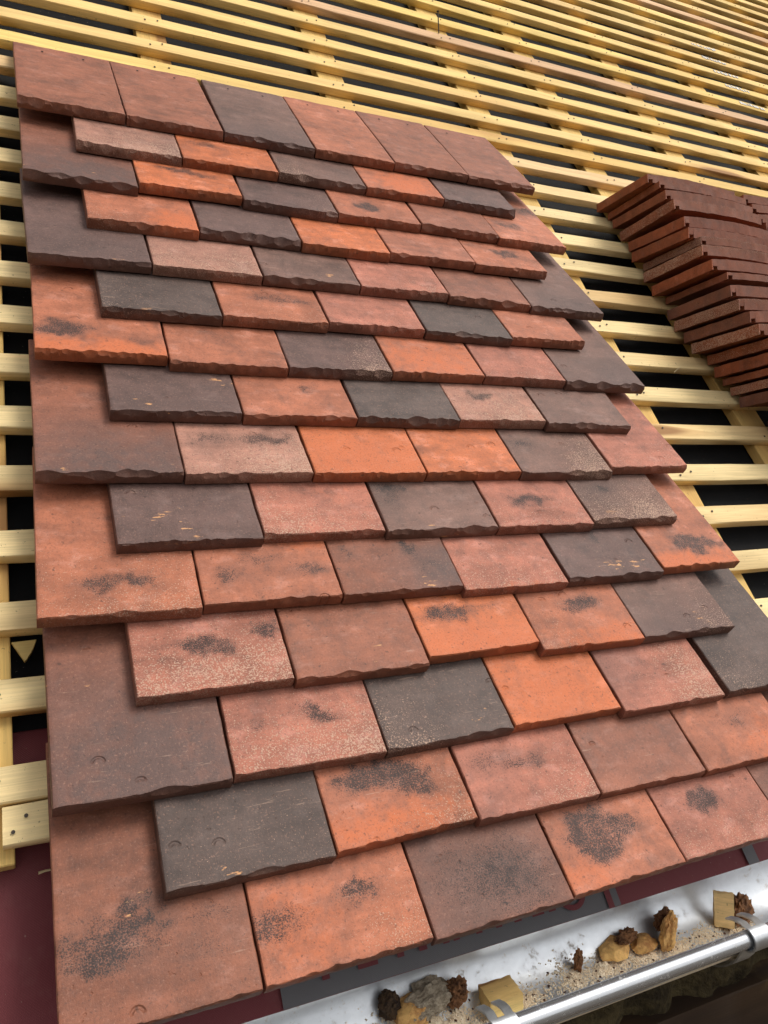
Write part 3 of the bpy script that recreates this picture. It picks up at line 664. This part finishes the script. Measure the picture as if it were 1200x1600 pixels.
def print_sheet(name, mat, pts_list, z, par):
    bm = bmesh.new()
    for pts in pts_list:
        lo = [bm.verts.new((a * S, v * S, (MZ - 0.024 + 0.35 * sag(a, v) + z) * S)) for a, v in pts]
        bm.faces.new(lo)
    for f in bm.faces:
        if f.normal.z < 0: f.normal_flip()
    bmesh.ops.recalc_face_normals(bm, faces=bm.faces[:])
    for f in bm.faces:
        f.normal_update()
        if f.normal.z < 0: f.normal_flip()
    return from_bm(name, bm, mat, ROOF, None, par)
def strip(a0, a1, v0, v1, n=1):
    return [[(a0 + (a1 - a0) * i / n, v0), (a0 + (a1 - a0) * (i + 1) / n, v0), (a0 + (a1 - a0) * (i + 1) / n, v1), (a0 + (a1 - a0) * i / n, v1)] for i in range(n)]
vb, vt = -14.18 * G, -11.9 * G
print_sheet('printed_band', GREY, strip(1.24, 3.835, vb, vt, 40), 0.020, eaves)
print_sheet('printed_bar', GREY, strip(5.20, 5.32, vb, vt, 2), 0.020, eaves)
feet = []
for a, wd_ in ((1.50,.05),(1.74,.14),(2.02,.05),(2.18,.06),(2.36,.05),(2.44,.05),(2.62,.05),(2.78,.05),(2.93,.06),(3.08,.10),(3.22,.06)):
    feet += strip(a, a + wd_, -14.02 * G, -12.9 * G, 1)
ring = []
ca, cv, ro, ri = 3.44, -13.86 * G, 0.125, 0.088
for i in range(28):
    t0, t1 = 2 * math.pi * i / 28, 2 * math.pi * (i + 1) / 28
    ring.append([(ca + ro * math.cos(t0), cv + ro * math.sin(t0)), (ca + ro * math.cos(t1), cv + ro * math.sin(t1)), (ca + ri * math.cos(t1), cv + ri * math.sin(t1)), (ca + ri * math.cos(t0), cv + ri * math.sin(t0))])
print_sheet('printed_lettering', MARINK, feet + ring + strip(3.715, 3.765, vb, vt, 1), 0.036, eaves)

# ------------------------------------------------------------------ eaves: gutter, bracket, wall below
EO = W(0, -14.185 * G, -0.62)            # lower edge of the membrane
def E(a, h, d): return EO + S * (Vector((a, 0, 0)) + Vector((0, -h, -d)))       # h outwards, d down
GC, GD, GR = 0.185, 0.05, 0.365          # gutter centre and radius
def gut(t, r): return (GC + r * math.cos(t), GD + r * math.sin(t))             # t 0 = front lip, pi = back, pi/2 = bottom
gr = bpy.data.objects.new('eaves_gutter', None); C.objects.link(gr); gr.location = E(0, GC, GD + GR)
tag(gr, 'shiny galvanised steel half round gutter with rolled front bead below the tiles', 'gutter')
bm = bmesh.new()
sect = [gut(math.pi, GR)[0:2]]
inner = [(GC - GR, GD - 0.2)] + [gut(math.pi - math.pi * i / 28, GR) for i in range(29)]
outer = [(GC - GR - 0.008, GD - 0.2)] + [gut(math.pi - math.pi * i / 28, GR + 0.008) for i in range(29)]
xs_g = [-4 + 0.16 * i for i in range(100)]
def loft(bm, path, xs_, flip=False, jit=0.0):
    prev = None
    for x in xs_:
        cur = [bm.verts.new(E(x, h + jit * nz(x * .8, i * .35), d + jit * nz(x * .8 + 40, i * .35))) for i, (h, d) in enumerate(path)]
        if prev:
            for i in range(len(path) - 1): bm.faces.new((prev[i], prev[i+1], cur[i+1], cur[i]))
        prev = cur
loft(bm, inner, xs_g, jit=0.005); loft(bm, outer, xs_g, jit=0.005)
bmesh.ops.recalc_face_normals(bm, faces=bm.faces[:])
from_bm('trough', bm, ZINC, None, 60, gr).matrix_parent_inverse = gr.matrix_world.inverted()
bm = bmesh.new()
BR = 0.057; bc = (GC + GR + BR * 0.9, GD + 0.015)
bead = [(bc[0] + BR * math.cos(t), bc[1] + BR * math.sin(t)) for t in [rad(q) for q in range(150, 150 + 361, 15)]]
loft(bm, bead, xs_g[::4])
bmesh.ops.recalc_face_normals(bm, faces=bm.faces[:])
b = from_bm('front_bead', bm, ZBEAD, None, 60, gr)
bpy.context.view_layer.update()
for ch in gr.children: ch.matrix_parent_inverse = gr.matrix_world.inverted()
STRAP = simple('zinc_strap', (.66, .68, .70), .34, .85, .18, 80, .1)
def bracket(a, label, wd_=0.17, t0=0.10):
    rt = bpy.data.objects.new('gutter_bracket', None); C.objects.link(rt); rt.location = E(a, bc[0], bc[1])
    tag(rt, label, 'gutter bracket', 'gutter brackets')
    r1 = BR + 0.018
    path = [(GC + t0, GD - 0.03), (GC + t0 + .06, GD - 0.055), (bc[0] - 0.05, bc[1] - r1 - 0.004)] + [(bc[0] + r1 * math.cos(t), bc[1] + r1 * math.sin(t)) for t in [rad(q) for q in range(-90, 91, 15)]]
    path += [gut(t, GR + 0.035) for t in [rad(q) for q in range(10, 171, 10)]] + [(GC - GR - 0.035, GD - 0.3)]
    def band(a0, a1, pth):
        bm = bmesh.new(); prev = None
        for (h, d), (h2, d2) in zip(pth, pth[1:] + [pth[-1]]):
            dh, dd = h2 - h, d2 - d; L = math.hypot(dh, dd) or 1
            nh, nd = dd / L * 0.012, -dh / L * 0.012
            cur = [bm.verts.new(E(a0, h, d)), bm.verts.new(E(a1, h, d)), bm.verts.new(E(a1, h + nh, d + nd)), bm.verts.new(E(a0, h + nh, d + nd))]
            if prev:
                for q in range(4): bm.faces.new((prev[q], prev[(q+1) % 4], cur[(q+1) % 4], cur[q]))
            else: bm.faces.new(cur)
            prev = cur
        bm.faces.new(list(reversed(prev)))
        bmesh.ops.recalc_face_normals(bm, faces=bm.faces[:]); return bm
    sl = 0.05
    n1 = 3
    for nm, bmx in (('tongue', band(a, a + (wd_ - sl) / 2, path[:n1 + 1])), ('tongue', band(a + (wd_ + sl) / 2, a + wd_, path[:n1 + 1])), ('strap', band(a, a + wd_, path[n1:]))):
        o = from_bm(nm, bmx, STRAP, None, 40); o.parent = rt
    bpy.context.view_layer.update()
    for ch in rt.children: ch.matrix_parent_inverse = rt.matrix_world.inverted()
bracket(4.44, 'pale slotted steel gutter bracket hooked over the bead at the right', .17, .24)
bracket(2.31, 'pale steel gutter bracket tongues among the debris at the bottom', .17, .26)

# old wall below the gutter
def bumpy(name, a0, a1, h, d0, d1, na, nd, amp, mat, sc, depth=0.35):
    bm = bmesh.new(); g = []
    for i in range(na + 1):
        a = a0 + (a1 - a0) * i / na
        g.append([bm.verts.new(E(a, h + amp * (noise.fractal(Vector((a * sc, (d0 + (d1 - d0) * j / nd) * sc, 7.3)), 1.0, 2.0, 5)), d0 + (d1 - d0) * j / nd)) for j in range(nd + 1)])
    for i in range(na):
        for j in range(nd): bm.faces.new((g[i][j], g[i+1][j], g[i+1][j+1], g[i][j+1]))
    res = bmesh.ops.extrude_face_region(bm, geom=bm.faces[:])
    for q in res['geom']:
        if isinstance(q, bmesh.types.BMVert): q.co.y += depth * S * 2
    bmesh.ops.recalc_face_normals(bm, faces=bm.faces[:])
    return from_bm(name, bm, mat, None, 50)
STONE = simple('mossy_rubble', (.10, .075, .035), .9, 0, .8, 16, .9, .2, .012, (.025, .018, .010))  # stone colour lowered to carry the shade of the overhang
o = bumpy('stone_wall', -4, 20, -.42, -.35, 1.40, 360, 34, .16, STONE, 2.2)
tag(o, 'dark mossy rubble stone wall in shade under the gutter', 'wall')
OAK = wood_material('shaded_dark_oak', 0.8)
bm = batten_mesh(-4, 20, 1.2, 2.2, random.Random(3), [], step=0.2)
o = from_bm('wall_beam', bm, OAK, Matrix.Translation(E(0, -.30, 1.40 + 2.2)) , 40); o.color = (.035, .020, .012, 1)  # brown lowered well below the wood's own, as painted eaves shade
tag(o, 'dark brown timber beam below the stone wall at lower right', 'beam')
bm = bmesh.new(); bm_box(bm, -4 * S, 20 * S, 0, .35, -EO.z + .6 * 0 , -3.6 * S)
o = from_bm('house_wall', bm, simple('wall_render', (.30, .25, .19), .9, 0, .3, 9, .5), Matrix.Translation((0, E(0, -.32, 0).y, EO.z)))
tag(o, 'plain house wall beneath the timber beam', 'wall')
bm = bmesh.new()
g = [[bm.verts.new((-60 + 120 * i / 60, -60 + 120 * j / 60, 0.05 * nz(i * .6, j * .6))) for j in range(61)] for i in range(61)]
for i in range(60):
    for j in range(60): bm.faces.new((g[i][j], g[i+1][j], g[i+1][j+1], g[i][j+1]))
o = from_bm('ground', bm, simple('bare_earth', (.085, .065, .045), .95, 0, .4, 3, .6, .2, .02), None, 60)
o['kind'] = 'structure'

# ------------------------------------------------------------------ rubbish lying in the gutter
def floor_d(h): return GD + math.sqrt(max(0, GR * GR - (h - GC) ** 2))       # depth of the gutter inside at h
def at_gutter(px, py, lift=0.0):       # survey: where a sighted point meets the gutter bottom
    d = photo_ray(px, py); lo = None
    for i in range(400):
        t = 4.0 + i * 0.01
        P = CAMP + d * t
        q = P - Vector((0, -14.185 * G, -0.62))
        h = -q.y * cp + q.z * sp; dn = -(q.y * sp + q.z * cp)
        if -0.15 < h < 0.53 and dn > floor_d(h) - lift: return P.x, h
    return P.x, 0.2
def lump(name, px, py, size, mat, seed, label, cat, rough=0.35, freq=2.4, spiky=0.0, squash=(1, 1, 1), rot=0.0, sink=0.25, color=None, sub=4, off=0.0):
    a, h = at_gutter(px, py)
    a += off
    bm = bmesh.new(); bmesh.ops.create_icosphere(bm, subdivisions=sub, radius=1)
    for v in bm.verts:
        n_ = v.co.normalized()
        f = noise.fractal(n_ * freq + Vector((seed * 7.1, 0, 0)), 0.9, 2.1, 5)
        k = 1 + rough * f + spiky * max(0, noise.noise(n_ * 9 + Vector((seed, 3, 1)))) ** 1
        v.co = Vector((n_.x * squash[0], n_.y * squash[1], n_.z * squash[2])) * k * size * S
    o = from_bm(name, bm, mat, Matrix.Translation(E(a, h, floor_d(h)) + Vector((0, 0, size * squash[2] * S * (1 - sink)))) @ Matrix.Rotation(rot, 4, 'Z') @ Matrix.Rotation(0.3 * math.sin(seed * 5), 4, 'X'), 35 if sub > 2 else 8)
    if color: o.color = (*color, 1)
    return tag(o, label, cat)
def block(name, px, py, dims, rz, rx, ry, seed, label, color):
    a, h = at_gutter(px, py)
    bm = bmesh.new(); lx, ly, lz = [q * S for q in dims]
    bmesh.ops.create_grid(bm, x_segments=1, y_segments=1, size=1); bm.clear()
    bmesh.ops.create_cube(bm, size=1); bmesh.ops.subdivide_edges(bm, edges=bm.edges[:], cuts=9, use_grid_fill=True)
    for v in bm.verts:
        c = v.co.copy(); edge = sum(1 for q in c if abs(abs(q) - .5) < 1e-4)
        v.co = Vector((c.x * lx, c.y * ly, (c.z + .5) * lz))
        k = 0.003 * S * (1 + 1.5 * (edge >= 2))
        v.co += Vector((nz(c.x * 9, c.y * 9, seed + c.z * 9), nz(c.y * 9, c.z * 9, seed + 5 + c.x * 4), nz(c.z * 9, c.x * 9, seed + 9 + c.y * 4))) * k
    o = from_bm(name, bm, BLOCKWOOD, Matrix.Translation(E(a, h, floor_d(h) - 0.02)) @ Matrix.Rotation(rz, 4, 'Z') @ Matrix.Rotation(rx, 4, 'X') @ Matrix.Rotation(ry, 4, 'Y'), 35)
    o.color = (*color, 1); return tag(o, label, 'wood offcut', 'wood offcuts in the gutter')
BARK = simple('bark', (.34, .16, .07), .85, 0, .6, 70, .9, .3, .003, (.09, .04, .02))
BARKY = simple('stripped_bark', (.88, .54, .19), .8, 0, .5, 45, .7, .3, .002, (.42, .19, .065))
FELT = simple('grey_fibre', (.56, .47, .35), .95, 0, .5, 130, 1.0, .1, .004, (.30, .24, .17))
DARKB = simple('dark_bark', (.12, .07, .035), .8, 0, .6, 90, .8, .3, .003, (.03, .018, .012))
block('wood_block', 783, 1580, (.24, .18, .14), rad(-6), 0.0, rad(-4), 3, 'chunky yellow sawn wood block with a split top lying in sawdust', (.96, .70, .27))
block('wood_block', 1131, 1452, (.145, .07, .25), rad(-42), rad(-14), rad(-2), 8, 'flat orange wood offcut standing upright in the gutter', (.96, .66, .30))
lump('bark_chip', 1158, 1438, .12, BARK, 3.3, 'rough brown bark behind the upright wood offcut', 'bark', .4, 3.2, .18, (1, .6, .9), .4)
lump('bark_chip', 1043, 1482, .15, BARKY, 5.1, 'tall oval bark piece with a bare yellow lower half', 'bark', .3, 1.6, .2, (.62, .35, 1.0), .5, .15)
lump('bark_chip', 1036, 1462, .10, BARK, 6.4, 'shaggy brown bark strip leaning on the oval piece', 'bark', .4, 3.2, .18, (.9, .5, .8), .2, -.5)
lump('bark_chip', 962, 1492, .15, BARKY, 7.7, 'flat yellow bark slab lying next to the tall oval piece', 'bark', .35, 1.4, 0, (1.1, .6, .34), .3, sub=2)
lump('bark_chip', 1006, 1484, .11, BARKY, 8.2, 'small square ended yellow bark slab between larger pieces', 'bark', .4, 1.3, 0, (1.1, .7, .5), .3, sub=2)
lump('bark_chip', 978, 1482, .085, BARK, 9.4, 'curled brown bark skin on top of the yellow slabs', 'bark', .4, 3.2, .18, (1.2, .6, .5), .3, -1.0)
lump('bark_chip', 903, 1518, .06, BARK, 10.1, 'narrow upright brown bark splinter standing in sawdust', 'bark', .4, 2.2, .3, (.5, .5, 1.3), .3, -.1)
lump('bark_chip', 711, 1570, .09, BARK, 11.6, 'ragged red brown bark lump next to the grey fibre clump', 'bark', .4, 3.2, .18, (.9, .8, 1.0), .3, 0.0)
lump('fibre_clump', 670, 1576, .15, FELT, 12.9, 'grey beige crumbly fibre clump in the gutter', 'debris', .30, 2.6, .0, (1.25, .7, .62), .3, sub=5)
lump('bark_chip', 608, 1590, .085, DARKB, 13.3, 'dark bristly lump of bark at the bottom edge', 'bark', .3, 3.0, .12, (.8, .8, 1.0), .3, 0.0)
lump('bark_chip', 645, 1596, .15, BARKY, 14.2, 'orange bark piece under the grey fibre clump', 'bark', .4, 1.5, 0, (1.2, .7, .5), .3, .2, sub=2)
# sawdust: a thin bed with grains and dark crumbs scattered over it
DUST = simple('sawdust_bed', (.97, .86, .68), .95, 0, .3, 240, .5, .1, .002, (.86, .70, .50))
CRUMB = simple('bark_crumb', (.13, .055, .03), .9, 0, .5, 200, 0)
rng = random.Random(77); bm = bmesh.new()
piles = [(640,1598,.28,.12),(700,1592,.24,.12),(760,1596,.22,.10),(822,1566,.16,.09),(895,1530,.16,.13),(950,1514,.22,.10),(1005,1498,.20,.09),(1062,1482,.12,.08),(1100,1462,.13,.07),(1160,1452,.12,.07)]
P3 = [(*at_gutter(px, py), ra, rh) for px, py, ra, rh in piles]
def heap(a, h):
    s = 0
    for ca_, ch_, ra, rh in P3:
        q = ((a - ca_) / (ra * .8)) ** 2 + ((h - ch_) / (rh * .75)) ** 2
        s += 0.035 * math.exp(-q * 1.5)
    return s * (0.55 + 1.3 * nz(a * 7, h * 7, 4)) + 0.012 * nz(a * 26, h * 26) * min(1, s * 40) - 0.015
na, nh = 260, 36; grid = []
for i in range(na + 1):
    a = 1.2 + 5.0 * i / na; row = []
    for j in range(nh + 1):
        h = -0.12 + 0.62 * j / nh; row.append(bm.verts.new(E(a, h, floor_d(h) - heap(a, h))))
    grid.append(row)
for i in range(na):
    for j in range(nh): bm.faces.new((grid[i][j], grid[i+1][j], grid[i+1][j+1], grid[i][j+1]))
def grain(a, h, s, mi, lift=0):
    c = E(a, h, floor_d(h) - max(0, heap(a, h)) - lift - s * .3)
    q = Matrix.Rotation(rng.uniform(0, 6.28), 3, Vector((rng.uniform(-1, 1), rng.uniform(-1, 1), rng.uniform(.1, 1))).normalized())
    vs = [bm.verts.new(c + q @ Vector((x * s * S * .5 * rng.uniform(.5, 1.4), y * s * S * .45 * rng.uniform(.5, 1.2), z * s * S * .3))) for x in (-1, 1) for y in (-1, 1) for z in (-1, 1)]
    for f in ((0,1,3,2),(4,6,7,5),(0,4,5,1),(2,3,7,6),(0,2,6,4),(1,5,7,3)):
        fc = bm.faces.new([vs[k] for k in f]); fc.material_index = mi
for k in range(6000):
    ca_, ch_, ra, rh = rng.choice(P3)
    a = rng.gauss(ca_, ra * .6); h = rng.gauss(ch_, rh * .5)
    if -.14 < h < .5: grain(a, h, rng.uniform(.005, .013), 0)
for k in range(220):
    ca_, ch_, ra, rh = rng.choice(P3)
    a = rng.gauss(ca_, ra * .75); h = rng.gauss(ch_, rh * .55)
    if -.14 < h < .5: grain(a, h, rng.uniform(.006, .017), 1)
bmesh.ops.recalc_face_normals(bm, faces=bm.faces[:])
o = from_bm('sawdust', bm, [DUST, CRUMB], None, 50); tag(o, 'pale sawdust and dark crumbs strewn along the gutter bottom', 'sawdust', None, 'stuff')

# ------------------------------------------------------------------ small things on the roof
bm = bmesh.new(); bmesh.ops.create_cone(bm, cap_ends=True, segments=8, radius1=.0016, radius2=.0016, depth=.055)
for v in bm.verts: v.co.z += .0275
bm_disc(bm, (0, 0, .055), .0036, .001, 8)
up_w = Vector((0, 0, 1))
o = from_bm('upright_nail', bm, NAIL, Matrix.Translation(W(6.33, 8.5 * G, BZ + .01)) @ Matrix.Rotation(rad(-4), 4, 'Y'), 40)
tag(o, 'thin dark nail standing upright on the pinkish batten', 'nail')
def splinter(pts, r, label, color, name='wood_splinter'):
    bm = bmesh.new(); prev = None
    for i, p in enumerate(pts):
        rr = r * (1 - 0.7 * i / len(pts)); cur = [bm.verts.new(p + rr * S * (math.cos(t) * N + math.sin(t) * V)) for t in (0, 2.1, 4.2)]
        if prev:
            for q in range(3): bm.faces.new((prev[q], prev[(q+1) % 3], cur[(q+1) % 3], cur[q]))
        else: bm.faces.new(cur)
        prev = cur
    bm.faces.new(list(reversed(prev))); bmesh.ops.recalc_face_normals(bm, faces=bm.faces[:])
    o = from_bm(name, bm, BLOCKWOOD); o.color = (*color, 1); return tag(o, label, 'splinter', 'wood splinters')
q = on_roof(60, 1364, MZ + .01)
splinter([W(q.x, q.y, MZ + .012), W(q.x + .04, q.y + .004, MZ + .02), W(q.x + .11, q.y + .002, MZ + .014)], .010, 'pale wood splinter on the maroon membrane beside the lower left tile', (.85, .68, .40))
q = on_roof(1055, 580, BZ)
splinter([W(q.x, q.y, BZ - .02), W(q.x + .05, q.y + .03, BZ + .015), W(q.x + .09, q.y + .05, BZ + .03)], .008, 'pale splinter lifting from a batten edge right of the tiles', (.9, .75, .45))
q = on_roof(1094, 648, MZ); z0 = MZ - .06
splinter([W(q.x, q.y + .07, z0 + .02), W(q.x + .02, q.y, z0 + .03), W(q.x + .05, q.y - .07, z0 + .02)], .009, 'pale splinter lying on the black felt below the stack', (.8, .66, .4))
q = on_roof(38, 1015, BZ - .1)
bm = bmesh.new()
pr = [(-.075, .055), (.075, .06), (.05, -.01), (.012, -.075), (.0, -.085), (-.03, -.03)]
lo = [bm.verts.new((x * S, y * S, 0)) for x, y in pr]; hi = [bm.verts.new((x * S, y * S, .03 * S)) for x, y in pr]
bm.faces.new(list(reversed(lo))); bm.faces.new(hi)
for i in range(6): bm.faces.new((lo[i], lo[(i+1) % 6], hi[(i+1) % 6], hi[i]))
bmesh.ops.recalc_face_normals(bm, faces=bm.faces[:])
o = from_bm('wood_shard', bm, BLOCKWOOD, ROOF @ Matrix.Translation((q.x * S, q.y * S, (BZ - .12) * S))); o.color = (.62, .45, .16, 1)
tag(o, 'pointed torn wood shard hanging in a gap at the left edge', 'wood shard')
